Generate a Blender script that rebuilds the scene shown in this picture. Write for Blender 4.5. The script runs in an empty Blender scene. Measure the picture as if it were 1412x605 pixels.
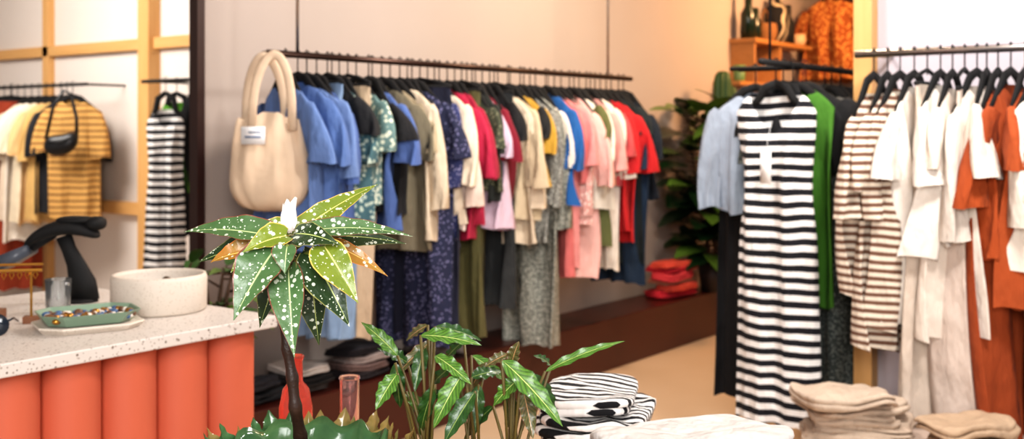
import bpy, math, random
from mathutils import Vector, Matrix, noise
random.seed(7)
F=1500.0
A=math.atan2(.798,.602); CC=math.cos(A); SS=math.sin(A); EYE=1.45
def W(px,py,z):
    xc=(px-706)/F*z
    return Vector((CC*xc+SS*z,-SS*xc+CC*z,EYE-(py-178)/F*z))
SC=bpy.context.scene
COL=SC.collection
# ---------------------------------------------------------------- materials
def hexc(h):
    h=h.lstrip('#'); o=[]
    for i in (0,2,4):
        c=int(h[i:i+2],16)/255
        o.append(c/12.92 if c<=.04045 else ((c+.055)/1.055)**2.4)
    return (o[0],o[1],o[2],1)
MC={}
class NT:
    def __init__(s,name,rough=.8,metal=0):
        s.m=bpy.data.materials.new(name); s.m.use_nodes=True
        s.t=s.m.node_tree; s.n=s.t.nodes; s.b=s.n['Principled BSDF']
        s.b.inputs['Roughness'].default_value=rough; s.b.inputs['Metallic'].default_value=metal
    def new(s,k,**kw):
        x=s.n.new(k)
        for a,v in kw.items(): setattr(x,a,v)
        return x
    def link(s,a,b): s.t.links.new(a,b)
    def math(s,op,a,b=None,c=None):
        x=s.n.new('ShaderNodeMath'); x.operation=op
        for i,v in enumerate((a,b,c)):
            if v is None: continue
            if hasattr(v,'is_output'): s.link(v,x.inputs[i])
            else: x.inputs[i].default_value=v
        return x.outputs[0]
    def mix(s,f,a,b):
        x=s.n.new('ShaderNodeMix'); x.data_type='RGBA'
        for i,v in ((0,f),(6,a),(7,b)):
            if hasattr(v,'is_output'): s.link(v,x.inputs[i])
            else: x.inputs[i].default_value=v
        return x.outputs[2]
    def obj(s): return s.n.new('ShaderNodeTexCoord').outputs['Object']
    def noise(s,scale,detail=3,vec=None):
        x=s.n.new('ShaderNodeTexNoise'); x.inputs['Scale'].default_value=scale; x.inputs['Detail'].default_value=detail
        s.link(vec if vec else s.obj(),x.inputs['Vector']); return x.outputs['Fac']
    def vor(s,scale,vec=None,out='Distance'):
        x=s.n.new('ShaderNodeTexVoronoi'); x.inputs['Scale'].default_value=scale
        s.link(vec if vec else s.obj(),x.inputs['Vector']); return x.outputs[out]
    def color(s,c):
        if hasattr(c,'is_output'): s.link(c,s.b.inputs['Base Color'])
        else: s.b.inputs['Base Color'].default_value=c
    def bump(s,h,st=.2,d=.01):
        x=s.n.new('ShaderNodeBump'); x.inputs['Strength'].default_value=st; x.inputs['Distance'].default_value=d
        s.link(h,x.inputs['Height']); s.link(x.outputs[0],s.b.inputs['Normal'])
    def wrinkle(s,st=.8):
        mp=s.new('ShaderNodeMapping'); s.link(s.obj(),mp.inputs[0]); mp.inputs['Scale'].default_value=(1,1,.35)
        s.bump(s.noise(16,3,mp.outputs[0]),st,.035)
def dk(c,f): return (c[0]*f,c[1]*f,c[2]*f,1)
def cloth(h,rough=.9):
    k='cloth'+h
    if k in MC: return MC[k]
    t=NT('fabric_'+h.strip('#'),rough); c=hexc(h)
    t.color(t.mix(t.noise(14),dk(c,.78),dk(c,1.08)))
    t.wrinkle()
    MC[k]=t.m; return t.m
def stripes(a,b,period=.05,duty=.5,axis=2,warp=.022):
    k='st%s%s%s%s%s'%(a,b,period,axis,warp)
    if k in MC: return MC[k]
    t=NT('striped_fabric',.9)
    sep=t.new('ShaderNodeSeparateXYZ'); t.link(t.obj(),sep.inputs[0])
    v=sep.outputs[axis]
    v=t.math('ADD',v,t.math('MULTIPLY',t.noise(5,1),warp))
    fr=t.math('FRACT',t.math('DIVIDE',v,period))
    t.color(t.mix(t.math('GREATER_THAN',fr,duty),hexc(a),hexc(b)))
    t.wrinkle()
    MC[k]=t.m; return t.m
def floral(a,b,scale=45,thr=.35):
    k='fl'+a+b
    if k in MC: return MC[k]
    t=NT('patterned_fabric',.9)
    f=t.math('LESS_THAN',t.vor(scale),thr)
    t.color(t.mix(f,hexc(a),hexc(b))); t.wrinkle(); MC[k]=t.m; return t.m
def plain(name,h,rough=.5,metal=0,nscale=8,var=.1,bump=0):
    k='p'+name+h
    if k in MC: return MC[k]
    t=NT(name,rough,metal); c=hexc(h)
    t.color(t.mix(t.noise(nscale),dk(c,1-var),dk(c,1+var)))
    if bump: t.bump(t.noise(nscale*8),bump,.004)
    MC[k]=t.m; return t.m
def wood(h1,h2,axis='X',name='wood',rough=.5):
    k='w'+h1+axis+name
    if k in MC: return MC[k]
    t=NT(name,rough)
    mp=t.new('ShaderNodeMapping'); t.link(t.obj(),mp.inputs[0])
    sc={'X':(1,14,14),'Y':(14,1,14),'Z':(14,14,1)}[axis]
    mp.inputs['Scale'].default_value=sc
    n=t.noise(2.2,4,mp.outputs[0])
    t.color(t.mix(n,hexc(h1),hexc(h2))); t.bump(n,.1,.004)
    MC[k]=t.m; return t.m
def glass(name,h,tr=.85):
    t=NT(name,.05); t.color(hexc(h)); t.b.inputs['Transmission Weight'].default_value=tr
    t.b.inputs['IOR'].default_value=1.2
    return t.m
BLACK=plain('black_plastic','#070607',.75)
BLACKV=plain('black_velvet','#070607',.85)
CHROME=plain('brushed_steel','#c9c4c2',.25,1)
DMETAL=plain('bronze_rail','#3f2c24',.3,.8)
BRASS=plain('brass','#c9974a',.3,1)
PINE=wood('#dcae76','#c59252','Z','pine_wood'); PINEY=wood('#dcae76','#c59252','Y','pine_wood_h'); PINEX=wood('#b57f4a','#96622f','X','shelf_wood')
# ---------------------------------------------------------------- mesh builder
class MB:
    def __init__(s): s.v=[];s.f=[];s.mi=[];s.uv={};s.ts={}
    def add(s,vs,fs,mi=0):
        o=len(s.v); s.v+= [tuple(v) for v in vs]; s.f+=[tuple(i+o for i in f) for f in fs]; s.mi+=[mi]*len(fs); return o
    def box(s,lo,hi,mi=0):
        x0,y0,z0=lo;x1,y1,z1=hi
        s.add([(x0,y0,z0),(x1,y0,z0),(x1,y1,z0),(x0,y1,z0),(x0,y0,z1),(x1,y0,z1),(x1,y1,z1),(x0,y1,z1)],
              [(0,3,2,1),(4,5,6,7),(0,1,5,4),(1,2,6,5),(2,3,7,6),(3,0,4,7)],mi)
    def rings(s,R,mi=0,cap0=False,cap1=False,closed=True):
        n=len(R[0]); vs=[p for r in R for p in r]; fs=[]
        for j in range(len(R)-1):
            for i in range(n if closed else n-1):
                a=j*n+i; b=j*n+(i+1)%n
                fs.append((a,b,b+n,a+n))
        if cap0: fs.append(tuple(range(n-1,-1,-1)))
        if cap1: fs.append(tuple(range((len(R)-1)*n,len(R)*n)))
        s.add(vs,fs,mi)
    def tube(s,pts,rad,seg=10,flat=1.0,mi=0,caps=True,up=Vector((1,0,0))):
        pts=[Vector(p) for p in pts]
        if not hasattr(rad,'__len__'): rad=[rad]*len(pts)
        R=[]
        for i,p in enumerate(pts):
            d=(pts[min(i+1,len(pts)-1)]-pts[max(i-1,0)])
            d=d.normalized() if d.length>1e-9 else Vector((0,0,1))
            u=up-d*up.dot(d)
            if u.length<1e-3: u=Vector((0,1,0))-d*d.y
            u.normalize(); w=d.cross(u)
            R.append([p+u*math.cos(2*math.pi*k/seg)*rad[i]*flat+w*math.sin(2*math.pi*k/seg)*rad[i] for k in range(seg)])
        s.rings(R,mi,caps,caps)
    def lathe(s,prof,c=(0,0,0),seg=32,mi=0,fn=None,caps=False):
        R=[]
        for (r,z) in prof:
            ring=[]
            for k in range(seg):
                a=2*math.pi*k/seg; rr=r;zz=z
                if fn: rr,zz=fn(r,z,a)
                ring.append((c[0]+rr*math.cos(a),c[1]+rr*math.sin(a),c[2]+zz))
            R.append(ring)
        s.rings(R,mi,caps,caps)
    def ellip(s,c,r,n=16,m=12,e=1.0,mi=0,fn=None):
        R=[]
        def pw(x,e): return math.copysign(abs(x)**e,x)
        for j in range(m+1):
            ph=-math.pi/2+math.pi*j/m; ring=[]
            cp=max(abs(math.cos(ph)),1e-3)**e; sp=pw(math.sin(ph),e)
            for i in range(n):
                a=2*math.pi*i/n
                p=Vector((r[0]*cp*pw(math.cos(a),e),r[1]*cp*pw(math.sin(a),e),r[2]*sp))
                if fn: p=fn(p)
                ring.append((c[0]+p.x,c[1]+p.y,c[2]+p.z))
            R.append(ring)
        s.rings(R,mi,True,True)
    def obj(s,name,mats,parent=None,loc=(0,0,0),rot=(0,0,0),smooth=True,bevel=0,sub=0,solid=0):
        me=bpy.data.meshes.new(name); me.from_pydata(s.v,[],s.f)
        for m in mats: me.materials.append(m)
        for p,mi in zip(me.polygons,s.mi): p.material_index=mi; p.use_smooth=smooth
        if s.ts:
            uv=me.uv_layers.new(name='metric'); tv=me.uv_layers.new(name='ts')
            for l in me.loops:
                uv.data[l.index].uv=s.uv.get(l.vertex_index,(0,0)); tv.data[l.index].uv=s.ts.get(l.vertex_index,(0,0))
        me.update(); o=bpy.data.objects.new(name,me); COL.objects.link(o)
        o.location=loc; o.rotation_euler=rot
        if parent: o.parent=parent
        if bevel:
            b=o.modifiers.new('b','BEVEL'); b.width=bevel; b.segments=2; b.limit_method='ANGLE'
        if solid:
            b=o.modifiers.new('s','SOLIDIFY'); b.thickness=solid
        if sub:
            b=o.modifiers.new('u','SUBSURF'); b.levels=sub; b.render_levels=sub
        return o
def empty(name,loc=(0,0,0)):
    o=bpy.data.objects.new(name,None); COL.objects.link(o); o.location=loc; return o
def boxobj(name,lo,hi,mat,bevel=0,parent=None):
    m=MB(); c=[(a+b)/2 for a,b in zip(lo,hi)]
    m.box([a-k for a,k in zip(lo,c)],[b-k for b,k in zip(hi,c)])
    return m.obj(name,[mat],parent,loc=c,smooth=False,bevel=bevel)
# ---------------------------------------------------------------- room
def wallmat(name,h,h2,sc=1.2):
    t=NT(name,.75); t.color(t.mix(t.noise(sc,4),hexc(h),hexc(h2))); t.bump(t.noise(60,4),.08,.004); return t.m
WALLM=wallmat('plaster_pink','#b0a29a','#a5988f'); WALLR=wallmat('plaster_lilac','#c4bcc2','#bab2b9'); WALLA=wallmat('plaster_cream','#e2d8d0','#d9cec5')
t=NT('floor_sand',.5); t.color(t.mix(t.noise(2,5),hexc('#c2ab93'),hexc('#b3997d'))); t.bump(t.noise(50),.05,.003); FLOORM=t.m
CEILM=wallmat('ceiling_white','#d8d2cc','#d0c9c2')
boxobj('floor',(-4,-4,-.1),(11,11.2,0),FLOORM)
boxobj('ceiling',(-1,-1,3.0),(11,11.2,3.1),CEILM)
boxobj('wall_back',(2.90,3.85,0),(10.6,3.89,3.0),WALLM)
boxobj('wall_back_left',(-1.0,3.85,0),(.6,3.89,3.0),WALLM)
boxobj('wall_far',(10.5,-1,0),(10.6,3.85,3.0),WALLM)
boxobj('wall_right',(4.68,-1.0,0),(4.78,1.575,3.0),WALLR)
boxobj('wall_mirror_image',(4.68,3.9,0),(4.78,11,3.0),WALLA)  # solid wall standing in for the reflection in the mirror
boxobj('wall_mirror_image_end',(-1,11,0),(4.78,11.1,3.0),WALLA)  # added end wall closing the space built as the mirror image
boxobj('mirror_frame',(2.862,3.82,0),(2.90,3.875,3.0),wood('#3a2018','#2a1510','Z','dark_wood'))
boxobj('trim_post',(4.60,1.56,0),(4.68,1.64,3.0),PINE,.004)
boxobj('baseboard_far',(10.47,-1,0),(10.5,3.4,.1),WALLR)
g=empty('mirrored_timber_frame')  # timber of the mirror reflection, modelled as real posts and rails
boxobj('post',(4.58,6.67,0),(4.68,6.80,3.0),PINE,.003,g)
boxobj('stud',(4.62,8.05,0),(4.68,8.13,3.0),PINE,.003,g)
boxobj('rail_upper',(4.62,5.2,2.02),(4.68,6.67,2.10),PINEY,.003,g)
boxobj('rail_upper_b',(4.62,6.80,2.02),(4.68,10.8,2.10),PINEY,.003,g)
boxobj('rail_lower',(4.62,5.2,.83),(4.68,6.67,.92),PINEY,.003,g)
boxobj('rail_lower_b',(4.62,6.80,.83),(4.68,10.8,.92),PINEY,.003,g)
BENCHM=plain('maroon_lacquer','#43180f',.35,0,3,.12)
boxobj('display_bench',(2.72,3.47,0),(7.12,3.81,.31),BENCHM,.006)
boxobj('low_bench',(3.78,-.9,0),(4.58,1.54,.31),plain('pale_plinth','#b9a597',.6),.006)
# ---------------------------------------------------------------- garments
def garment(name,loc,rz,mat,L=.65,hw=.2,sl=.2,parent=None,th=.035,flare=.08,waist=0,neck=.05,folds=1.0,pants=False,seed=None,hanger=True,spread=.03,drop=0,tag=False,slw=.068,nw=.072,sh=None,harm=None,lean=None):
    rnd=random.Random(seed if seed is not None else random.random()*1e6)
    m=MB(); ph=rnd.uniform(0,6); ph2=rnd.uniform(0,6); k1=rnd.uniform(4,9); k2=rnd.uniform(10,15)
    z0=-.112-drop; NS=44; NL=30; sh=sh or rnd.uniform(.085,.125)
    def hwid(s):
        if pants: return hw*(1+flare*s/L)
        if s<sh: return nw+(hw-nw)*(s/sh)**.85
        u=(s-sh)/(L-sh)
        return hw*(1+flare*u*u - waist*math.exp(-((s-.38)/.16)**2)-.05*math.sin(u*3+ph)*folds*.6)
    le=rnd.uniform(-.03,.03)*folds
    if lean is not None: le=lean
    R=[]
    for j in range(NL):
        s=L*(j/(NL-1))**(1.25)
        w=hwid(s); u=s/L
        tt=th*(.45+.55*min(1,s/.15)); am=.032*folds*min(1,max(0,(s-.04)/.3))
        ring=[]
        for i in range(NS):
            a=2*math.pi*i/NS
            yy=math.cos(a); xx=math.sin(a)
            y=w*math.copysign(abs(yy)**.8,yy)
            q=y/max(hw,.01)
            fold=am*(math.sin(k1*q+ph+1.4*u)+.6*math.sin(k2*q+ph2-2*u))
            x=-tt*xx+fold+ (.012*math.sin(5*u+ph2+q))*folds*u
            z=z0-s
            nn=nw+.013
            if not pants and xx>0 and abs(y)<nn:
                z-=neck*(1-(abs(y)/nn)**1.5)*max(0,1-s/(.06+neck*1.3))
            if j==NL-1: z+=.010*math.sin(k1*q*1.3+ph)
            ring.append((x,y+le*u,z))
        R.append(ring)
    m.rings(R,0)
    if sl>0 and not pants:
        for sd in (-1,1):
            sp=spread*rnd.uniform(.3,1.6); jx=rnd.uniform(-.03,.02); sl2=sl*rnd.uniform(.88,1.1)
            n=14
            p0=Vector((0,sd*(hw-.055),z0-sh-.01)); p1=Vector((jx,sd*(hw+sp*.9),z0-sh-.01-sl2*.40)); p2=Vector((jx*2,sd*(hw+sp*(.9 if sl<.35 else .3)),z0-sh-.02-sl2))
            k3=rnd.uniform(2,4); Rr=[]
            for j in range(n):
                t=j/(n-1); p=p0*(1-t)**2+p1*2*t*(1-t)+p2*t*t
                d=((p1-p0)*(1-t)+(p2-p1)*t).normalized()
                w=Vector((1,0,0)); nn=d.cross(w).normalized()
                rad=(slw*(1-.35*t) if sl>.35 else slw*(.95+.12*t)); 
                if j==0: rad*=.8
                ring=[]
                for i in range(18):
                    a=2*math.pi*i/18
                    c=math.cos(a)
                    off=.014*folds*math.sin(k3*c*2+ph+4*t)*t*1.3
                    ring.append(p+nn*rad*c+w*(math.sin(a)*(.024+.014*t)+off)+Vector((0,0,.006*math.sin(3*c+ph) if j==n-1 else 0)))
                Rr.append(ring)
            m.rings(Rr,0)
    if hanger:
        zh=-.112
        m.tube([(0,0,zh+.02),(0,0,-.03),(0,.0,-.015),(0,.012,.012),(0,.0,.022),(0,-.012,.014)],.003,6,mi=1)
        if pants:
            m.tube([(0,0,zh+.04),(0,hw*.5,zh+.025),(0,hw,zh+.004)],.008,8,mi=1); m.tube([(0,0,zh+.04),(0,-hw*.5,zh+.025),(0,-hw,zh+.004)],.008,8,mi=1)
            m.tube([(0,-hw*1.0,z0+.004),(0,hw*1.0,z0+.004)],.010,8,mi=1)
        else:
            aw=harm or min(hw,.19)-.02; dr_=drop*.85
            for sd in (-1,1):
                m.tube([(0,0,zh+.028),(0,sd*.05,zh+.012-dr_*.3),(0,sd*aw*.62,zh-sh*.40-dr_*.7),(0,sd*aw,zh-sh*.92-dr_)],[.016,.020,.018,.010],10,flat=.55,mi=1)
    mats=[mat,BLACKV]
    if tag:
        zt=z0-.26
        m.box((-.085,-.024,zt-.12),(-.082,.024,zt+.02),2)
        m.tube([(-.08,0,zt+.02),(-.045,0,z0-.14)],.001,4,mi=2)
        mats.append(plain('tag_paper','#f4f1ee',.7))
    return m.obj(name,mats,parent,loc=loc,rot=(0,0,rz),solid=0)
def rail(m,a,b,r,mi=0): m.tube([a,b],r,12,mi=mi,up=Vector((0,0,1)))
rk=empty('clothing_rack')
m=MB(); rail(m,(2.93,3.455,1.76),(5.80,3.455,1.76),.014)
for x in (3.09,5.53): m.tube([(x,3.455,1.76),(x,3.455,3.0)],.007,8,mi=1)
m.lathe([(0,0),(.018,0),(.018,.012),(0,.012)],(2.925,3.455,1.754),12)
m.obj('rail',[DMETAL,CHROME],rk)
G=[
(3.02,'#627cae',.68,.21,.22),(3.08,'#5671a6',.76,.22,.24),(3.14,'#6880ae',.62,.215,.26),(3.20,'#465e94',.70,.22,.24),
(3.25,'p:#7f97b4',1.08,.13,0),(3.29,'#15161a',.5,.19,.10),(3.335,floral('#3f5f66','#a9b6a8',48,.42),.58,.19,.18),(3.39,'p:#bda68c',1.10,.14,0),(3.44,floral('#5f7a78','#c9cdb9',42,.42),.52,.20,.18),
(3.50,'#121216',.55,.18,.1),(3.545,'#50689f',.64,.22,.24),(3.605,'#6a6250',.74,.2,.20),(3.655,'#a8987c',.5,.19,.2),(3.70,'#cdbca4',.70,.23,.5),
(3.755,'#111114',.7,.18,.16),(3.80,floral('#20243f','#6f6d90',60,.3),1.20,.19,.2),(3.85,'p:#1a1c30',1.15,.17,0),(3.90,floral('#2a305a','#8f8ba8',60,.3),.75,.19,.4),(3.955,'#ddccb6',.64,.21,.32),(4.0,'#e0c9bb',.66,.22,.4),
(4.05,'#aa1e42',.72,.22,.30),(4.10,'#9a1a38',.66,.21,.34),(4.15,'p:#56522f',1.20,.14,0),(4.195,floral('#3b4030','#7a7a60',55,.3),.48,.2,.14),(4.245,'#232622',.55,.18,.2),(4.285,'#c8b0c0',.68,.2,.2),(4.33,'#7c162a',.68,.2,.22),
(4.38,'#101013',.4,.18,.15),(4.42,'p:#2a2c2d',1.08,.14,0),(4.47,'#d9c6ad',.78,.22,.5),(4.525,'#c8b496',.64,.21,.34),(4.58,'#b68e34',.50,.2,.18),(4.64,'#17181a',.5,.18,.12),
(4.69,floral('#6d6b66','#a3a39a',90,.45),.78,.2,.5),(4.75,floral('#6d6e66','#a2a196',90,.45),1.34,.2,.6),(4.81,'#e2d7c8',.6,.2,.24),(4.87,'#205a98',.6,.215,.28),
(4.93,'#cf6f6c',1.0,.20,.38),(4.99,'#dd908c',.95,.2,.26),(5.05,floral('#c8948c','#ead0c6',50,.35),.72,.2,.5),(5.11,'#e8b5ac',1.02,.2,.34),(5.17,'#e4dbcc',.64,.2,.24),
(5.22,'#5c6038',.85,.19,.12),(5.28,'#d99c95',.55,.2,.26),(5.34,'#e4d8ca',1.0,.19,.34),(5.40,'#b84e50',.5,.2,.22),
(5.45,'#b51a20',.78,.21,.34),(5.51,'#c01f24',.84,.21,.32),(5.57,'#141f22',1.0,.19,.1),(5.63,'#1c3148',1.10,.205,.26),(5.69,'#101a26',.6,.19,.2)]
for i,(x,c,L,hw,sl) in enumerate(G):
    pants=False
    if isinstance(c,str):
        if c.startswith('p:'): pants=True; c=c[2:]
        mt=cloth(c)
    else: mt=c
    nm='hanging_trousers' if pants else ('hanging_dress' if L>.88 else ('hanging_blouse' if sl>.28 else 'hanging_tshirt'))
    garment(nm,(x,3.455+random.uniform(-.015,.015),1.76),random.uniform(-.28,.16),mt,L,hw*random.uniform(.93,1.04),sl,rk,seed=i*13+1,pants=pants,flare=.12,folds=random.uniform(1.0,1.7),drop=random.uniform(.0,.018),slw=random.uniform(.066,.08))
rk2=empty('clothing_rack')
RX=4.39
m=MB(); rail(m,(RX,1.555,1.755),(RX,-.6,1.755),.016)
for y in (1.50,.2,-.55):
    m.tube([(RX,y,1.755),(4.68,y,1.755)],.009,8,up=Vector((0,0,1)))
m.obj('rail',[CHROME],rk2)
ST=stripes('#ddd0bf','#705040',.032,.52)
G2=[(1.48,ST,.80,.17,.34),(1.425,ST,1.0,.175,.3),(1.375,ST,.94,.18,.4),(1.32,'#e4dbd1',.92,.18,.24),(1.27,'p:#cbbbac',1.30,.14,0),(1.22,'#e6ddd3',.66,.19,.28),(1.175,'#ddd0c3',.95,.18,.2),(1.13,'p:#cdbcb0',1.34,.15,0),
(1.085,'#d9cec3',.60,.19,.4),(1.05,'#e0d5c9',.92,.19,.25),(1.01,'#a44819',.62,.2,.28),(.965,'#944016',1.42,.19,.24),(.915,'#a2491c',.8,.19,.2),(.86,'#e4dace',.66,.2,.36),(.80,'#dccfbf',1.42,.19,.3),
(.74,'#ddd3c7',.9,.19,.2),(.66,'#d0c0b1',.7,.19,.2),(.58,'#e9e0d6',.8,.19,.2),(.48,'#b58a5f',.8,.19,.2),(.38,'#efe6da',.9,.19,.2)]
for i,(y,c,L,hw,sl) in enumerate(G2):
    pants=False
    if isinstance(c,str):
        if c.startswith('p:'): pants=True; c=c[2:]
        mt=cloth(c)
    else: mt=c
    garment('hanging_trousers' if pants else ('hanging_dress' if L>1.2 else 'hanging_shirt'),(RX,y,1.755),math.pi/2+random.uniform(-.30,.10),mt,L,hw,sl,rk2,seed=i*17+3,pants=pants,spread=.015,flare=.12,th=.03,drop=random.uniform(.02,.05),folds=random.uniform(1.0,1.7))
rk3=empty('clothing_rack')
m=MB(); rail(m,(4.21,1.887,1.73),(6.0,1.887,1.73),.014)
rail(m,(4.66,1.887,1.73),(4.66,2.24,1.73),.010); rail(m,(4.75,1.887,1.73),(4.75,2.24,1.73),.010)
m.tube([(4.3,1.887,1.73),(4.3,1.887,3.0)],.006,8); m.tube([(5.9,1.887,1.73),(5.9,1.887,3.0)],.006,8)
m.obj('rail',[BLACK],rk3)
garment('black_top',(4.44,1.887,1.73),0,cloth('#100f12'),.36,.14,.0,rk3,seed=5,drop=.0)
garment('green_dress',(4.48,1.86,1.73),-.1,cloth('#41731f'),.92,.19,.0,rk3,seed=6,hanger=True,sh=.07,nw=.1,lean=0)
garment('black_cardigan',(4.54,1.84,1.73),0,cloth('#121214'),.36,.215,.12,rk3,seed=16,sh=.07)
garment('grey_knit_dress',(4.62,1.86,1.73),0,floral('#3a403e','#70756f',90,.4),1.34,.21,.2,rk3,seed=7)
garment('pale_blue_shirt',(4.67,2.12,1.73),.15,cloth('#9ba5b3'),.55,.19,.46,rk3,seed=8,spread=.05,slw=.085,folds=1.6)
garment('black_jumpsuit',(4.76,2.16,1.73),.1,cloth('#0c0b0f'),1.44,.18,.3,rk3,seed=9,flare=.12,lean=0)
garment('grey_cardigan',(4.92,1.887,1.73),0,cloth('#77766f'),.9,.2,.4,rk3,seed=10)
garment('beige_dress',(5.0,1.887,1.73),0,cloth('#c4ab93'),1.34,.2,.3,rk3,seed=11)
garment('dark_blouse',(5.12,1.887,1.73),0,cloth('#1d1d23'),.8,.2,.4,rk3,seed=12)
garment('olive_shirt',(5.3,1.887,1.73),0,cloth('#4d4c35'),.7,.2,.3,rk3,seed=14)
dr=garment('striped_dress',(4.36,1.887,1.73),-.10,stripes('#e6e3e0','#0d0d16',.052,.5),1.40,.192,0,None,seed=21,neck=.17,waist=.14,flare=.0,folds=.6,th=.045,tag=True,drop=.015,nw=.118,sh=.075,harm=.13,lean=.0)
rk4=empty('clothing_rack')  # rack, clothes and bag of the mirror reflection, built as solid geometry
m=MB(); rail(m,(4.35,7.06,1.77),(4.35,9.8,1.77),.012); rail(m,(4.35,5.5,1.77),(4.35,6.4,1.77),.012)
for y in (7.1,9.7,6.35,5.55): m.tube([(4.35,y,1.77),(4.68,y,1.77)],.008,8,up=Vector((0,0,1)))
m.obj('rail',[BLACK],rk4)
garment('mustard_striped_tshirt',(4.30,7.16,1.77),.75,stripes('#c99b58','#6d4526',.045,.75),.84,.185,.30,rk4,seed=31,folds=.6,sh=.08,flare=0)
for i,(y,c) in enumerate([(7.32,'#1c1c20'),(7.4,'#cfa768'),(7.5,'#d9b27e'),(7.6,'#e6d6ba'),(7.7,'#e9ddce'),(7.8,'#e0cdb6'),(7.9,'#e2d5c4'),(8.0,'#cc5820'),(8.1,'#d35f26'),(8.2,'#e9dccd'),(8.3,'#dfc7a4'),(8.45,'#cc5820'),(8.6,'#e9dccd')]):
    garment('hanging_shirt',(4.35,y,1.77),math.pi/2-.3,cloth(c),random.uniform(.8,1.1),.21,.3,rk4,seed=i+60)
for i,(y,c) in enumerate([(7.9,'#8c351a'),(8.3,'#e0d3c6')]):
    garment('hanging_skirt',(4.25,y,1.77),math.pi/2-.3,cloth(c),1.4,.2,.0,rk4,seed=i+90,pants=True)
garment('mirrored_striped_dress',(4.30,6.07,1.77),.7,stripes('#e6e3e0','#0d0d16',.052,.5),1.12,.125,.0,rk4,seed=21,neck=.12,waist=.08,folds=.5,th=.04,drop=.08,nw=.07)  # reflection of the striped dress, modelled as a second dress
garment('green_top',(4.42,6.12,1.77),.7,cloth('#4f8a22'),.6,.12,.0,rk4,seed=22,drop=.03)
garment('black_top',(4.50,6.0,1.77),.7,cloth('#100f12'),.9,.12,.2,rk4,seed=23)
m=MB()
m.ellip((0,0,0),(.05,.11,.075),24,14,.8,fn=lambda p:Vector((p.x,p.y*(1-.15*p.z/.085),p.z+ .35*p.y*p.y/.12-.25*p.y)))
m.tube([(0,-.10,.06),(0,-.085,.2),(0,-.03,.36),(0,.02,.38),(0,.08,.25),(0,.105,.03)],.012,8,flat=.4)
m.tube([(-.051,-.08,.055),(-.055,0,.02),(-.051,.08,.015)],.006,6)
m.obj('black_crossbody_bag',[plain('black_leather','#101012',.35)],None,loc=(4.15,7.06,1.34),rot=(0.1,0,.75))
# ---------------------------------------------------------------- tote bag
m=MB(); R=[]
NL=26
for j in range(NL):
    u=j/(NL-1); z=.19-.385*u
    w=.128+.036*math.sin(min(1,u*1.15)*math.pi*.66); tk=.035+.06*math.sin(min(1,u)*math.pi*.6)
    if u>.66:
        q=(u-.66)/.34; f=math.sqrt(max(0,1-q**2.4)); w*=.35+.65*f; tk*=.2+.8*f
    ring=[]
    for i in range(56):
        a=2*math.pi*i/56; y=math.copysign(abs(math.cos(a))**.75,math.cos(a)); x=-math.sin(a)
        cr=.012*math.sin(9*y+1)*(1-u)**1.5+.005*math.sin(17*y+5*u)+.007*math.sin(6*y-9*u)
        ring.append((tk*x+cr,w*y,z+(.014*math.cos(y*3)+.006*math.sin(14*y) if j==0 else 0)))
    R.append(ring)
m.rings(R,0,False,True)
for sx,ov,hh in ((-.045,-.018,.305),(.035,.028,.30)):
    P=[]
    for i in range(21):
        a=math.pi*i/20; P.append((sx*(1-math.sin(a)*.75),ov-.082*math.cos(a)*(1-.30*math.sin(a)),.13+hh*math.sin(a)**.5))
    m.tube(P,.018,8,flat=.25,mi=0,up=Vector((1,0,0)))
m.box((-.106,-.005,.075),(-.100,.09,.145),1)
m.box((-.1075,.01,.10),(-.1055,.075,.108),2); m.box((-.1075,.01,.12),(-.1055,.06,.126),2)
t=NT('canvas_cream',.9); t.color(hexc('#d9c0a6')); t.bump(t.noise(9,2),.35,.03); TOTEM=t.m
m.obj('tote_bag',[TOTEM,plain('label_white','#eceaea',.7),plain('ink_grey','#6e7f9c',.7)],None,loc=(2.915,3.42,1.315),rot=(0,0,.62))
# ---------------------------------------------------------------- counter
ct=empty('shop_counter')
t=NT('terrazzo',.4)
f1=t.math('LESS_THAN',t.vor(90),.24); f2=t.math('LESS_THAN',t.vor(45),.16)
c=t.mix(f1,hexc('#d3cbc4'),hexc('#aa9d94')); c=t.mix(f2,c,hexc('#857970')); t.color(c); TERR=t.m
CORAL=plain('coral_paint','#c86448',.6,0,2,.05)
boxobj('worktop',(.2,2.49,.865),(2.15,3.5,.90),TERR,.004,ct)
m=MB()
xs=.38
while xs<2.08:
    m.lathe([(.084,0),(.084,.865)],(xs,2.62,0),28); xs+=.168
ys=2.78
while ys<3.45:
    m.lathe([(.082,0),(.082,.865)],(2.03,ys,0),28); ys+=.168
m.obj('fluted_front',[CORAL],ct)
boxobj('carcass',(.3,2.62,0),(2.02,3.44,.86),CORAL,0,ct)
t=NT('speckled_ceramic',.6); t.color(t.mix(t.math('LESS_THAN',t.vor(130),.22),hexc('#d6cabd'),hexc('#bfb0a0'))); SPECK=t.m
m=MB(); m.lathe([(0.001,0),(.13,0),(.140,.008),(.141,.10),(.137,.112),(.128,.112),(.125,.10),(.124,.02),(.001,.018)],seg=48)
for i in range(14):
    a=random.uniform(0,6.28);r=random.uniform(0,.09)
    m.ellip((r*math.cos(a),r*math.sin(a),.082),(.014,.014,.012),10,6,mi=1)
m.lathe([(.001,.070),(.12,.070),(.12,.02)],seg=24,mi=1)
m.obj('ceramic_bowl',[SPECK,plain('trinkets','#4a3422',.5)],None,loc=(1.992,2.845,.90))
tr=empty('jewellery_tray',(1.70,2.755,.90)); tr.rotation_euler=(0,0,-.35)
def octa(a,b,k): return [(a,b-k),(a-k,b),(-a+k,b),(-a,b-k),(-a,-b+k),(-a+k,-b),(a-k,-b),(a,-b+k)]
def orings(L): return [[(x,y,z) for x,y in octa(a,b,k)] for a,b,k,z in L]
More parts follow.
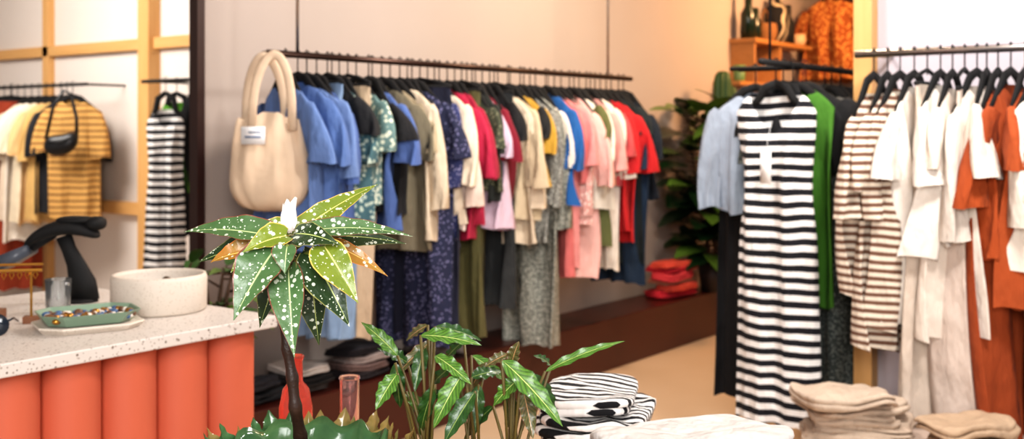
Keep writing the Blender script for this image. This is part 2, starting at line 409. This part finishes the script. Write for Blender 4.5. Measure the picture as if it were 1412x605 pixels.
m=MB(); m.rings(orings([(.125,.095,.045,0),(.135,.11,.05,.012),(.138,.113,.05,.016),(.136,.111,.05,.020),(.12,.09,.04,.016)]),0,True,True)
m.obj('saucer',[SPECK],tr,smooth=False)
m=MB(); m.rings(orings([(.11,.08,.04,.02),(.13,.10,.045,.05),(.126,.096,.043,.05),(.11,.08,.04,.028)]),0,True,True)
m.obj('tray',[plain('sage_enamel','#7f9682',.35)],tr,smooth=False)
m=MB()
for i in range(110):
    x=random.uniform(-.108,.108);y=random.uniform(-.078,.078);r=random.uniform(.006,.014)
    m.ellip((x,y,.034+random.uniform(0,.006)),(r,r,.008),8,6,mi=random.randint(0,3))
m.obj('jewellery',[BRASS,plain('stone_blue','#48658a',.3),plain('pearl','#e8ddd0',.3),plain('stone_brown','#6a4a34',.3)],tr)
m=MB()
m.lathe([(.001,0),(.050,0),(.045,.010),(.001,.014)],(.035,0,0),24)
m.tube([(.045,0,.005),(.04,0,.06),(.02,0,.12),(.0,0,.165),(-.015,0,.205)],[.045,.040,.027,.022,.024],14,flat=.6,up=Vector((0,1,0)))
m.ellip((-.02,0,.232),(.110,.045,.024),28,16,.75,fn=lambda p:Vector((p.x,p.y,p.z-.35*p.x*p.x/.1+.15*p.x)))
m.ellip((.02,0,.255),(.055,.04,.013),20,10,.8)
m.ellip((.080,0,.245),(.028,.035,.022),16,10,.8)
m.rings([[(-.11,y*.045,.165+z*.016) for y,z in ((-1,-1),(1,-1),(1,1),(-1,1))],[(-.185,y*.055,.125+z*.024) for y,z in ((-1,-1),(1,-1),(1,1),(-1,1))]],1,True,True)
m.tube([(-.05,0,.215),(-.11,0,.17)],[.02,.016],10,mi=0)
o=m.obj('barcode_scanner',[BLACK,plain('scanner_glass','#50555f',.3)],None,loc=(1.92,3.22,.90),rot=(0,0,-.92)); o.scale=(1.08,1.08,1.02)
js=empty('earring_stand',(1.555,3.03,.90)); js.rotation_euler=(0,0,-.75)
m=MB(); m.box((-.045,-.035,0),(.045,.035,.04),0); m.tube([(0,0,.04),(0,0,.155)],.0035,8,mi=1)
m.tube([(-.13,0,.15),(.15,0,.15)],.005,8,mi=1); m.tube([(-.13,.012,.165),(.15,.012,.165)],.004,8,mi=1)
m.tube([(.12,0,.02),(.12,0,.15)],.0035,8,mi=1); m.box((.10,-.015,0),(.14,.015,.02),0)
for i in range(13):
    x=-.12+i*.021; m.tube([(x,0,.15),(x+.006,-.004,.138),(x,-.004,.126),(x-.006,-.004,.138),(x,0,.15)],.0022,5,mi=1)
m.obj('stand',[wood('#8a5a3a','#6e4228','X','walnut'),BRASS],js,smooth=False)
m=MB(); m.lathe([(.001,0),(.034,0),(.038,.10),(.036,.10),(.032,.006),(.001,.006)],seg=28)
m.obj('glass_cup',[glass('clear_glass','#eef2f4',.95)],None,loc=(1.79,3.06,.90))
m=MB()
for sx in (0,.068):
    m.lathe([(.0,-.003),(.028,-.003),(.030,0),(.028,.003),(0,.003)],(sx-.034,0,0),20)
m.v=[(v[0],v[2],v[1]) for v in m.v]
m.tube([(.06,0,.01),(.062,.06,.008),(.06,.12,-.01)],.003,6); m.tube([(-.06,0,.01),(-.062,.06,.008),(-.06,.12,-.01)],.003,6); m.tube([(-.01,0,.006),(.01,0,.01)],.003,6)
m.obj('sunglasses',[plain('dark_lens','#1b2430',.1)],None,loc=(1.45,2.84,.932),rot=(0,0,-.7))
# ---------------------------------------------------------------- leaves
def leaf(m,base,tip,w,up=Vector((0,0,1)),bend=.12,fold=.25,asym=.15,kind='beg',mi=0,wav=0.0,roll=0):
    base=Vector(base);tip=Vector(tip); d=tip-base; L=d.length; dn=d.normalized()
    u=(up-dn*up.dot(dn)); 
    if u.length<.05: u=Vector((-.6,-.7,.2))-dn*Vector((-.6,-.7,.2)).dot(dn)
    u.normalize()
    if roll: u=Matrix.Rotation(roll,3,dn)@u
    mid=(base+tip)/2+u*L*bend; NT_=20; NS_=8; o=len(m.v); vs=[];fs=[]
    ph=random.uniform(0,6)
    for j in range(NT_+1):
        t=j/NT_; c=base*(1-t)**2+mid*2*t*(1-t)+tip*t*t
        tg=((mid-base)*(1-t)+(tip-mid)*t).normalized(); sd=tg.cross(u).normalized(); nn=sd.cross(tg)
        if kind=='beg': prof=(math.sin(math.pi*min(1,t*.97+.03)**.60)**.95)*(1.08-t*.45)
        else: prof=math.sin(math.pi*t**.8)**.85*(1.05-.25*t)
        if t>=.999: prof=.01
        for i in range(-NS_//2,NS_//2+1):
            s=i/(NS_/2); a=(1+asym) if s>0 else (1-asym)
            back=0
            if kind=='beg' and t<.25: back=-.10*L*(1-t/.25)*abs(s)**1.2
            hw=w/2*prof*a
            p=c+sd*s*hw+tg*back+nn*(fold*abs(s)*hw*.9+wav*w*math.sin(t*26+ph+(2 if s>0 else 0))*abs(s)**2*prof)
            vs.append(p); k=o+len(vs)-1
            m.uv[k]=(t*L*10+ph,s*hw*10); m.ts[k]=(t,s*.5+.5)
    n=NS_+1
    for j in range(NT_):
        for i in range(NS_): a=j*n+i; fs.append((a,a+1,a+n+1,a+n))
    m.add(vs,fs,mi)
def leafmat(name,base,base2,edge,dots=True,rib='#b9c77a',dotc='#d6ddcc',dsc=2.9,thr=.27):
    t=NT(name,.4)
    u1=t.new('ShaderNodeUVMap',uv_map='metric').outputs[0]; u2=t.new('ShaderNodeUVMap',uv_map='ts').outputs[0]
    sp=t.new('ShaderNodeSeparateXYZ'); t.link(u2,sp.inputs[0])
    s=t.math('MULTIPLY',t.math('ABSOLUTE',t.math('SUBTRACT',sp.outputs[1],.5)),2.0)
    c=t.mix(t.noise(3,3,u1),hexc(base),hexc(base2))
    if not dots:
        v=t.math('SINE',t.math('ADD',t.math('MULTIPLY',sp.outputs[0],60.),t.math('MULTIPLY',s,-14.)))
        c=t.mix(t.math('MULTIPLY',t.math('GREATER_THAN',v,.2),.5),c,hexc('#1d3a1c'))
    else:
        dd=t.math('LESS_THAN',t.vor(dsc*3,u1),thr)
        d2=t.math('LESS_THAN',t.vor(dsc*5.5,u1),thr*.7)
        c=t.mix(t.math('MULTIPLY',t.math('MAXIMUM',dd,d2),.85),c,hexc(dotc))
    c=t.mix(t.math('GREATER_THAN',s,.94),c,hexc(edge))
    c=t.mix(t.math('LESS_THAN',s,.04),c,hexc(rib))
    t.color(c); t.bump(t.noise(14,2,u1),.3,.003)
    t.b.inputs['Coat Weight'].default_value=.15
    return t.m
BG1=leafmat('begonia_leaf_dark','#152a10','#2b471f','#8a8a50')
BG2=leafmat('begonia_leaf_bright','#566e1f','#828f2c','#d8b45a',rib='#d9cf80')
BG3=leafmat('begonia_leaf_silver','#36562f','#587a4a','#7a4434',rib='#b9c690')
BG4=leafmat('begonia_leaf_orange','#b9622a','#7f7f2a','#d97a2d',rib='#f0c070')
BSTEM=plain('begonia_stem','#2c1a12',.5,0,30,.35,.3); GST=plain('green_stem','#6d7a34',.5,0,20,.2)
bp=empty('begonia_plant')
Z0=1.78
def Q(px,py,dz=0): return W(px,py,Z0+dz)
m=MB()
camv=Vector((-SS,-CC,0.0))
def bl(b,tp,wpx,mi,dz0,dz1,bend=.12,fold=.2,upz=.7,roll=0,asym=.15):
    up=(Vector((0,0,upz))+camv*.9).normalized()
    leaf(m,Q(b[0],b[1],dz0),Q(tp[0],tp[1],dz1),wpx/F*Z0,up,bend,fold,asym,'beg',mi,.035,roll)
bl((408,322),(521,254),44,1,.0,.10,.10,.35)
bl((425,318),(569,326),40,2,-.03,.00,.16,.35,1.0)
bl((440,325),(560,336),40,0,.05,.08,.12,.25)
bl((452,335),(535,381),30,3,.02,.02,.2,.3)
bl((448,340),(494,418),52,1,-.07,-.10,.15,.3)
bl((432,352),(482,450),58,0,-.04,-.06,.12,.3)
bl((398,372),(406,493),50,2,-.06,-.12,.10,.35)
bl((378,345),(322,442),66,2,-.08,-.13,.12,.25)
bl((372,325),(253,320),44,2,-.02,.02,.14,.3,.9)
bl((372,332),(272,362),44,0,.05,.07,.10,.2)
bl((350,346),(290,362),32,3,.0,.0,.2,.5)
bl((356,352),(318,376),30,1,.02,.0,.25,.5)
bl((396,340),(393,378),34,2,-.10,-.12,.2,.3)
bl((388,370),(358,452),42,0,.02,.02,.1,.3)
bl((430,380),(440,476),46,0,.04,.04,.1,.3)
bl((415,350),(445,425),52,0,.05,.06,.1,.3)
bl((390,330),(480,288),44,1,.06,.10,.1,.3)
bl((408,322),(470,338),44,0,-.05,-.09,.2,.2)
bl((395,325),(335,348),40,1,-.07,-.10,.2,.3)
bl((400,318),(348,312),30,1,.03,.02,.2,.3)
m.obj('leaves',[BG1,BG2,BG3,BG4],bp)
m=MB()
stem=[Q(420,632,.06),Q(414,600,.03),Q(407,560),Q(403,520),Q(396,480),Q(391,440),Q(393,400),Q(397,360),Q(400,325)]
P=[];Rr=[]
for i in range(len(stem)-1):
    for k in range(6):
        t=k/6; P.append(stem[i].lerp(stem[i+1],t)); Rr.append((.0105-.0006*i)*(1.25 if k==0 else (1.08 if k in(1,5) else .95)))
m.tube(P,Rr,12,mi=0)
for b in [(425,318,-.03),(452,335,.02),(448,340,-.07),(432,352,-.04),(398,372,-.06),(378,345,-.08),(372,325,-.02),(350,350,0),(388,370,.02),(430,380,.04),(396,340,-.1)]:
    e=Q(b[0],b[1],b[2]); s0=Q(396,345+random.uniform(0,40)); mm=(s0+e)/2+Vector((0,0,.015))
    m.tube([s0,mm,e],.0032,6,mi=1)
c0=Q(399,318,-.03)
for k in range(5):
    a=k*1.256
    leaf(m,c0+Vector((.004*math.cos(a),.004*math.sin(a),-.004)),c0+Vector((.010*math.cos(a),.010*math.sin(a),.045+.006*(k%2))),.028,Vector((math.cos(a),math.sin(a),.1)),.18,-.6,0,'c',2)
m.tube([c0,c0+Vector((.0,0,.03)),Q(408,272,-.03)],[.009,.010,.002],8,mi=2)
m.obj('stem_and_bud',[BSTEM,GST,plain('white_petal','#f7f3f0',.5)],bp)
PX,PY=W(425,600,1.9).xy
t=NT('green_glaze',.15); t.color(t.mix(t.noise(22,4),hexc('#1d4029'),hexc('#5c8250'))); GLZ=t.m
t=NT('green_glaze_light',.15); t.color(t.mix(t.noise(34,4),hexc('#2c5a35'),hexc('#b98f55'))); GLZ2=t.m
m=MB()
def ruf(r,z,a): 
    k=max(0,(z-.08)/.15); return r+.008*math.sin(11*a)*k, z+.010*math.sin(11*a+1)*k*(1 if z>.1 else 0)
m.lathe([(.001,0),(.08,0),(.11,.03),(.135,.10),(.14,.16),(.142,.20),(.136,.205),(.128,.19),(.12,.15),(.001,.15)],seg=88,fn=ruf)
for row,(zz,nn,rr) in enumerate([(.04,16,.105),(.09,20,.13),(.135,24,.138),(.165,32,.138)]):
    for k in range(nn):
        a=2*math.pi*(k+.5*row)/nn+random.uniform(-.06,.06); o=Vector((math.cos(a),math.sin(a),0)); q=random.uniform(.65,1.25)
        leaf(m,o*rr+Vector((0,0,zz-.03)),o*(rr+.040*q)+Vector((0,0,zz+.030+.022*q)),.048*q,o,.16,-.5,0,'c',random.choice((0,1)),.14)
m.obj('leaf_shaped_pot',[GLZ,GLZ2],bp,loc=(PX,PY,.70),solid=.0)
m=MB(); m.lathe([(.001,.156),(.115,.156),(.121,.152)],seg=32,fn=lambda r,z,a:(r,z+.006*math.sin(7*a)))
m.obj('soil',[plain('soil','#20160f',.95,0,60,.4,.6)],bp,loc=(PX,PY,.70))
VR=glass('red_glass','#ff8570',.75); VP=glass('pink_glass','#ffe2de',.95)
p=W(408,560,2.16); m=MB()
m.lathe([(.001,0),(.03,0),(.033,.02),(.033,.20),(.026,.235),(.014,.25),(.013,.29),(.017,.30),(.014,.302),(.010,.29),(.011,.25),(.023,.233),(.030,.2),(.030,.02),(.001,.008)],seg=28)
m.obj('red_glass_bottle',[VR],None,loc=(p.x,p.y,.70))
p=W(482,560,2.12); m=MB()
m.lathe([(.001,0),(.018,0),(.019,.01),(.019,.262),(.0215,.266),(.019,.27),(.016,.262),(.016,.01),(.001,.006)],seg=28)
m.obj('pink_glass_vase',[VP],None,loc=(p.x,p.y,.70))
# calathea
CL1=leafmat('calathea_leaf','#48742a','#669036','#355c20',dots=False,rib='#c5d080')
CL2=leafmat('calathea_leaf_dark','#1f4019','#385f24','#1b3613',dots=False,rib='#8fa055')
CL3=leafmat('calathea_leaf_back','#5a2f33','#6b7a3a','#7a4a3a',dots=False,rib='#cf9a70')
cp=empty('calathea_plant'); m=MB(); ms=MB()
Z1=2.02
def Cq(px,py,dz=0): return W(px,py,Z1+dz)
CLV=[((548,490),(498,444),26,0,.05),((545,500),(552,562),26,1,0),((548,515),(518,565),30,0,-.05),((562,500),(520,480),24,1,.08),
((580,462),(664,476),28,0,.0),((585,478),(572,540),26,1,.05),((600,490),(650,530),26,0,-.03),((590,448),(560,470),18,2,.1),
((640,512),(598,590),34,0,-.06),((650,520),(692,512),26,1,.05),((655,540),(612,612),30,1,-.1),((660,530),(655,600),26,1,.05),
((700,488),(668,506),20,2,.06),((692,496),(776,588),36,0,-.06),((706,500),(716,470),24,2,.02),((710,505),(742,560),28,1,.03),((735,515),(766,575),26,1,.08),
((752,512),(862,470),18,0,.04),((760,505),(735,490),18,1,.1),((718,520),(680,560),28,0,-.04),((722,540),(735,605),28,2,.0),((700,530),(706,600),24,1,.1),
((610,540),(560,575),28,1,.1),((600,530),(580,600),26,1,-.02),((560,540),(596,585),24,0,.1),((640,470),(612,500),20,1,.12),((680,560),(640,606),26,1,0.05),((650,490),(700,530),22,0,.12),
((600,450),(664,470),22,1,.08),((595,470),(545,520),22,2,.1),((630,500),(590,540),24,1,.06),((670,500),(640,560),24,2,.1)]
for i,(b,tp,w,mi,dz) in enumerate(CLV):
    up=(Vector((0,0,.8))+camv*.8).normalized()
    leaf(m,Cq(b[0],b[1],dz),Cq(tp[0],tp[1],dz+random.uniform(-.05,.05)),w*.88/F*Z1,up,.14,.3,.0,'c',mi,.15)
    cx=585 if b[0]<625 else (650 if b[0]<680 else 705)
    s0=Cq(cx+random.uniform(-14,14),650,0); e=Cq(b[0],b[1],dz); mm=s0*.5+e*.5+(Vector((e.x-s0.x,e.y-s0.y,0))*-.15)
    ms.tube([s0,s0*.36+mm*.48+e*.16,s0*.16+mm*.48+e*.36,e],.0028,6)
m.obj('leaves',[CL1,CL2,CL3],cp)
ms.obj('stems',[plain('calathea_stem','#5f5228',.5,0,20,.3)],cp)
pc=Cq(645,650)
m=MB(); m.lathe([(.001,0),(.10,0),(.115,.02),(.13,.13),(.125,.135),(.118,.12),(.001,.115)],seg=40)
m.obj('pot',[plain('terracotta','#9a5a3c',.7)],cp,loc=(pc.x,pc.y,.70))
tb=empty('display_table'); TX,TY=1.6,1.25
m=MB(); m.lathe([(.001,0),(.60,0),(.62,.008),(.62,.022),(.60,.03),(.001,.03)],(0,0,0),64); m.obj('top',[wood('#c9a27a','#b38a60','X','table_wood')],tb,loc=(TX,TY,.67))
m=MB()
for k in range(4):
    a=math.pi/4+k*math.pi/2; m.tube([(.34*math.cos(a),.34*math.sin(a),.67),(.42*math.cos(a),.42*math.sin(a),0)],[.024,.016],12)
m.obj('legs',[wood('#a9825a','#8f6a42','Z','table_leg')],tb,loc=(TX,TY,0))
def stack(name,loc,rz,layers,a,b,h,mat,seed=0,parent=None,mats=None,e=.4,jit=.02,mess=1.0):
    rnd=random.Random(seed); m=MB(); z=0
    for l in range(layers):
        hh=h*rnd.uniform(.8,1.2); ox=rnd.uniform(-jit,jit);oy=rnd.uniform(-jit,jit); aa=a*rnd.uniform(.86,1.04);bb=b*rnd.uniform(.86,1.04); sd=rnd.uniform(0,50); ra=rnd.uniform(-.15,.15)*mess
        mi=l%len(mats) if mats else 0
        base=(l==0)
        def fn(p,sd=sd,aa=aa,bb=bb,hh=hh,ra=ra,base=base):
            nn=noise.noise(Vector((p.x*7+sd,p.y*7,p.z*12))); n2=noise.noise(Vector((p.x*18,p.y*18+sd,0)))
            x=p.x*(1+.10*nn*mess);y=p.y*(1+.10*nn*mess)
            z_=p.z*(1+.25*n2)
            if not base or p.z>0: z_+=hh*.35*mess*nn+hh*.15*n2
            return Vector((x*math.cos(ra)-y*math.sin(ra),x*math.sin(ra)+y*math.cos(ra),z_))
        m.ellip((ox,oy,z+hh*.30),(aa,bb,hh*.30),72,12,e,mi=mi,fn=fn)
        base=False
        m.ellip((ox+rnd.uniform(-.012,.012),oy+rnd.uniform(-.012,.012),z+hh*.76),(aa*.97,bb*.97,hh*.30),72,12,e,mi=mi,fn=fn)
        z+=hh
    zm=min(v[2] for v in m.v); m.v=[(v[0],v[1],v[2]-zm) for v in m.v]
    return m.obj(name,mats or [mat],parent,loc=loc,rot=(0,0,rz))
p=W(812,590,2.50)
stack('folded_striped_shirts',(p.x,p.y,.702),.45,4,.165,.115,.042,stripes('#e6e3e0','#0c0c11',.030,.5,0,.012),1,mess=1.1)
p=W(948,590,2.10)
stack('folded_white_shirts',(p.x,p.y,.702),-.85,4,.20,.12,.040,cloth('#cfcac6'),2,mess=1.4)
p=W(1172,590,4.02)
stack('folded_beige_clothes',(p.x,p.y,.312),-.9,5,.19,.13,.036,cloth('#bfab98'),3,jit=.04,mess=2.3)
stack('folded_tan_clothes',(4.03,1.02,.312),-.9,3,.16,.12,.04,cloth('#b49a80'),4,mess=2.0)
stack('folded_red_clothes',(6.58,3.60,.313),0,6,.20,.10,.040,None,5,mats=[cloth('#b8202f'),cloth('#d8503c'),cloth('#d08a70'),cloth('#c83a42')],mess=1.3,jit=.035)
stack('folded_dark_clothes',(2.97,3.62,.313),.1,2,.13,.11,.04,None,6,mats=[cloth('#1a191c'),cloth('#26252b')],mess=1.5)
stack('folded_grey_clothes',(3.27,3.62,.313),.1,3,.12,.11,.035,None,7,mats=[cloth('#4f4844'),cloth('#1a1615'),cloth('#c8bfb8')],mess=1.5)
stack('folded_mixed_clothes',(3.60,3.62,.313),0,4,.14,.11,.035,None,8,mats=[cloth('#241b1d'),cloth('#6b5550'),cloth('#9a8a84'),cloth('#1d1a20')],mess=1.5)
def shoe(m,ox,mi):
    R=[]
    for j in range(14):
        u=j/13; x=-.13+.26*u; w=.036+.01*math.sin(u*5); w*= math.sqrt(max(.05,1-(2*u-1)**6)); h=.07-.045*min(1,u*1.4) if u<.8 else .04*(1-(u-.8)*1.5)
        ring=[(x,ox+w*math.cos(2*math.pi*i/16),.018+h*max(0,math.sin(2*math.pi*i/16))-.018*max(0,-math.sin(2*math.pi*i/16))) for i in range(16)]
        R.append(ring)
    m.rings(R,mi,True,True)
for x,c in ((3.88,'#17161a'),(4.2,'#8f837c')):
    m=MB(); shoe(m,-.045,0); shoe(m,.045,0); m.obj('pair_of_shoes',[plain('leather',c,.4)],None,loc=(x,3.64,.312),rot=(0,0,-1.5))
# ---------------------------------------------------------------- background plants
RUB=plain('rubber_leaf','#122812',.3,0,6,.5); RUB2=plain('fern_leaf','#2f4d1f',.4,0,6,.3); RUB3=plain('rubber_leaf_light','#4c6626',.35,0,6,.4)
def bush(name,loc,h0,h1,rad,n,w,mats,pr,ph,seed,Ll=.2,ymax=3.83):
    rnd=random.Random(seed); e=empty(name,loc)
    m=MB(); m.lathe([(.001,0),(pr*.75,0),(pr,ph),(pr*.93,ph),(pr*.9,ph*.9),(.001,ph*.88)],seg=32); m.obj('pot',[plain('dark_pot','#2c211c',.5)],e)
    ml=MB(); ms=MB()
    tr=[]
    for k in range(4):
        a=k*1.7+seed; tr.append([Vector((.02*math.cos(a),.02*math.sin(a),ph*.8)),Vector((rad*.3*math.cos(a),rad*.3*math.sin(a),(h0+h1)/2)),Vector((rad*.45*math.cos(a),rad*.45*math.sin(a),h1-.05))])
        ms.tube(tr[-1],[.010,.008,.005],8)
    for i in range(n):
        tt=rnd.random(); T=tr[i%4]; 
        z=h0+(h1-h0)*tt; c=T[0].lerp(T[2],max(0,min(1,(z-T[0].z)/(T[2].z-T[0].z)))); 
        a=rnd.uniform(0,6.28); d=Vector((math.cos(a),math.sin(a),rnd.uniform(-.3,.7))).normalized()
        b=c+d*rad*.3; tp=b+d*min(Ll,rad*.8)*rnd.uniform(.8,1.2)+Vector((0,0,-.04))
        lim=ymax-loc[1]-w*.45
        b.y=min(b.y,lim-.03);tp.y=min(tp.y,lim)
        ms.tube([c,b],.004,5); leaf(ml,b,tp,w*rnd.uniform(.8,1.1),Vector((0,-.3,1)),.15,.15,0,'c',rnd.randrange(len(mats)))
    ml.obj('leaves',mats,e); ms.obj('stems',[plain('bark','#4a3524',.8)],e)
    return e
bush('rubber_plant',(6.98,3.49,.31),.24,1.26,.40,210,.18,[RUB,RUB,RUB3],.11,.2,3,.28,3.82)
bush('potted_fern',(2.52,3.28,0),.66,.98,.2,44,.05,[RUB2,RUB3],.12,.5,5,.16,3.45)
e=empty('column_cactus',(7.42,3.60,0))
m=MB()
def rib(r,z,a): return r*(1+.12*math.cos(9*a)),z
m.lathe([(.001,1.88),(.03,1.875),(.05,1.85),(.06,1.80),(.06,.35)],(-.06,0,0),72,fn=rib); m.lathe([(.001,1.78),(.03,1.76),(.045,1.70),(.045,.35)],(.08,.0,0),72,fn=rib)
m.lathe([(.001,1.6),(.03,1.58),(.04,1.52),(.04,.35)],(-.05,-.11,0),72,fn=rib)
m.obj('stems',[plain('cactus_green','#2f4c20',.6,0,20,.3)],e)
m=MB(); m.lathe([(.001,0),(.16,0),(.19,.38),(.175,.38),(.17,.34),(.001,.34)],seg=36); m.obj('pot',[plain('pot_clay','#8a5a40',.7)],e)
# ---------------------------------------------------------------- shelf
sh=empty('wall_shelf')
boxobj('top_board',(7.98,3.62,2.135),(9.15,3.85,2.17),PINEX,.003,sh)
boxobj('end_panel',(8.0,3.64,1.82),(8.03,3.85,2.135),PINEX,.003,sh)
boxobj('side_panel',(8.5,3.64,1.82),(8.53,3.85,2.135),PINEX,.003,sh)
boxobj('lower_board',(7.70,3.62,1.79),(8.53,3.85,1.82),PINEX,.003,sh)
m=MB(); m.lathe([(.001,0),(.04,0),(.045,.02),(.05,.13),(.045,.13),(.038,.02),(.001,.015)],seg=28); m.obj('green_cup',[plain('green_ceramic','#5c7a4a',.4)],None,loc=(7.85,3.70,1.82))
def bottle(name,x,y,h,r,mat,nk=.35):
    m=MB(); m.lathe([(.001,0),(r,0),(r,h*.55),(r*nk,h*.72),(r*nk,h),(.001,h)],seg=24); return m.obj(name,[mat],None,loc=(x,y,2.17))
DG=plain('dark_green_glass','#15241a',.2)
bottle('green_bottle',8.06,3.72,.36,.06,DG,.5); bottle('green_bottle',8.22,3.74,.26,.055,DG,.6)
m=MB()
def wv(r,z,a): return r*(1+.04*math.sin(22*a+ (math.pi if int(z*60)%2 else 0))),z
m.lathe([(.001,0),(.07,0)]+[(.075+.02*math.sin(i/12*2.6),i*.0125) for i in range(1,13)]+[(.07,.15),(.065,.02),(.001,.015)],seg=66,fn=wv)
m.tube([(-.075,0,.14),(-.06,0,.23),(0,0,.27),(.06,0,.23),(.075,0,.14)],.006,8,up=Vector((0,1,0)))
m.obj('woven_basket',[plain('wicker','#8a5c30',.8,0,40,.3,.5)],None,loc=(8.42,3.735,2.17))
m=MB(); m.lathe([(.001,0),(.07,0),(.10,.08),(.105,.2),(.09,.30),(.05,.34),(.055,.38),(.045,.38),(.04,.34),(.001,.2)],seg=36); m.obj('patterned_vase',[stripes('#b9a88c','#0f0e12',.06,.35,0,.16)],None,loc=(8.65,3.74,2.17))
m=MB(); m.lathe([(.001,0),(.05,0),(.065,.04),(.06,.10),(.05,.10),(.045,.03),(.001,.02)],seg=28); m.obj('beige_pot',[plain('beige_ceramic','#cfa983',.5)],None,loc=(9.03,3.70,2.17))
bottle('black_bottle',8.86,3.74,.34,.07,BLACK,.6)
e=empty('clothing_rack'); m=MB(); rail(m,(9.1,3.5,2.70),(10.4,3.5,2.70),.012)
m.tube([(9.13,3.5,2.70),(9.13,3.5,3.0)],.006,8); m.tube([(10.35,3.5,2.70),(10.35,3.5,3.0)],.006,8); m.obj('rail',[BLACK],e)
OR=floral('#8f4a1c','#c08444',34,.45)
for i,x in enumerate((9.25,9.4,9.55,9.7,9.85,10.05)): garment('orange_blouse',(x,3.5,2.70),0,OR,.70,.25,.2,e,seed=100+i,folds=1.5)
# ---------------------------------------------------------------- lights
def area(name,loc,tgt,size,e,col,sy=None):
    l=bpy.data.lights.new(name,'AREA'); l.energy=e; l.size=size; l.color=col
    if sy: l.shape='RECTANGLE'; l.size_y=sy
    o=bpy.data.objects.new(name,l); COL.objects.link(o); o.location=loc
    o.rotation_euler=(Vector(tgt)-Vector(loc)).to_track_quat('-Z','Y').to_euler(); return o
area('window_light',(-.8,-.6,2.3),(3,2,1),1.5,130,(1,.99,.98))
area('ceiling_light_rack',(3.6,2.2,2.95),(3.8,3.2,0),.5,52,(1,.94,.89))
area('ceiling_light_right',(3.2,.5,2.95),(4.2,1.2,.8),.45,72,(1,.97,.94))
area('ceiling_light_middle',(5.3,2.6,2.95),(5.4,3.4,0),.5,46,(1,.78,.55))
area('ceiling_light_far',(8.0,2.3,2.9),(8.2,3.8,1.4),.6,100,(1,.56,.27))
area('mirror_image_fill_light',(3.0,6.8,2.95),(4.4,7.2,1.0),1.6,135,(1,.95,.90))  # added lamp brightening the modelled reflection, no ceiling fixture there
w=bpy.data.worlds.new('world'); SC.world=w; w.use_nodes=True
w.node_tree.nodes['Background'].inputs[0].default_value=(1,.98,.97,1); w.node_tree.nodes['Background'].inputs[1].default_value=.40
# ---------------------------------------------------------------- camera
cd=bpy.data.cameras.new('camera'); co=bpy.data.objects.new('camera',cd); COL.objects.link(co)
co.location=(0,0,EYE); co.rotation_euler=(math.pi/2,0,-A)
cd.sensor_width=36; cd.lens=36*F/1412; cd.shift_y=-124.5/1412; cd.clip_start=.05
cd.dof.use_dof=True; cd.dof.focus_distance=1.78; cd.dof.aperture_fstop=4.5
SC.camera=co
SC.view_settings.view_transform='Standard'
try: SC.view_settings.look='Medium High Contrast'
except Exception: SC.view_settings.look='None'
SC.view_settings.exposure=0.08
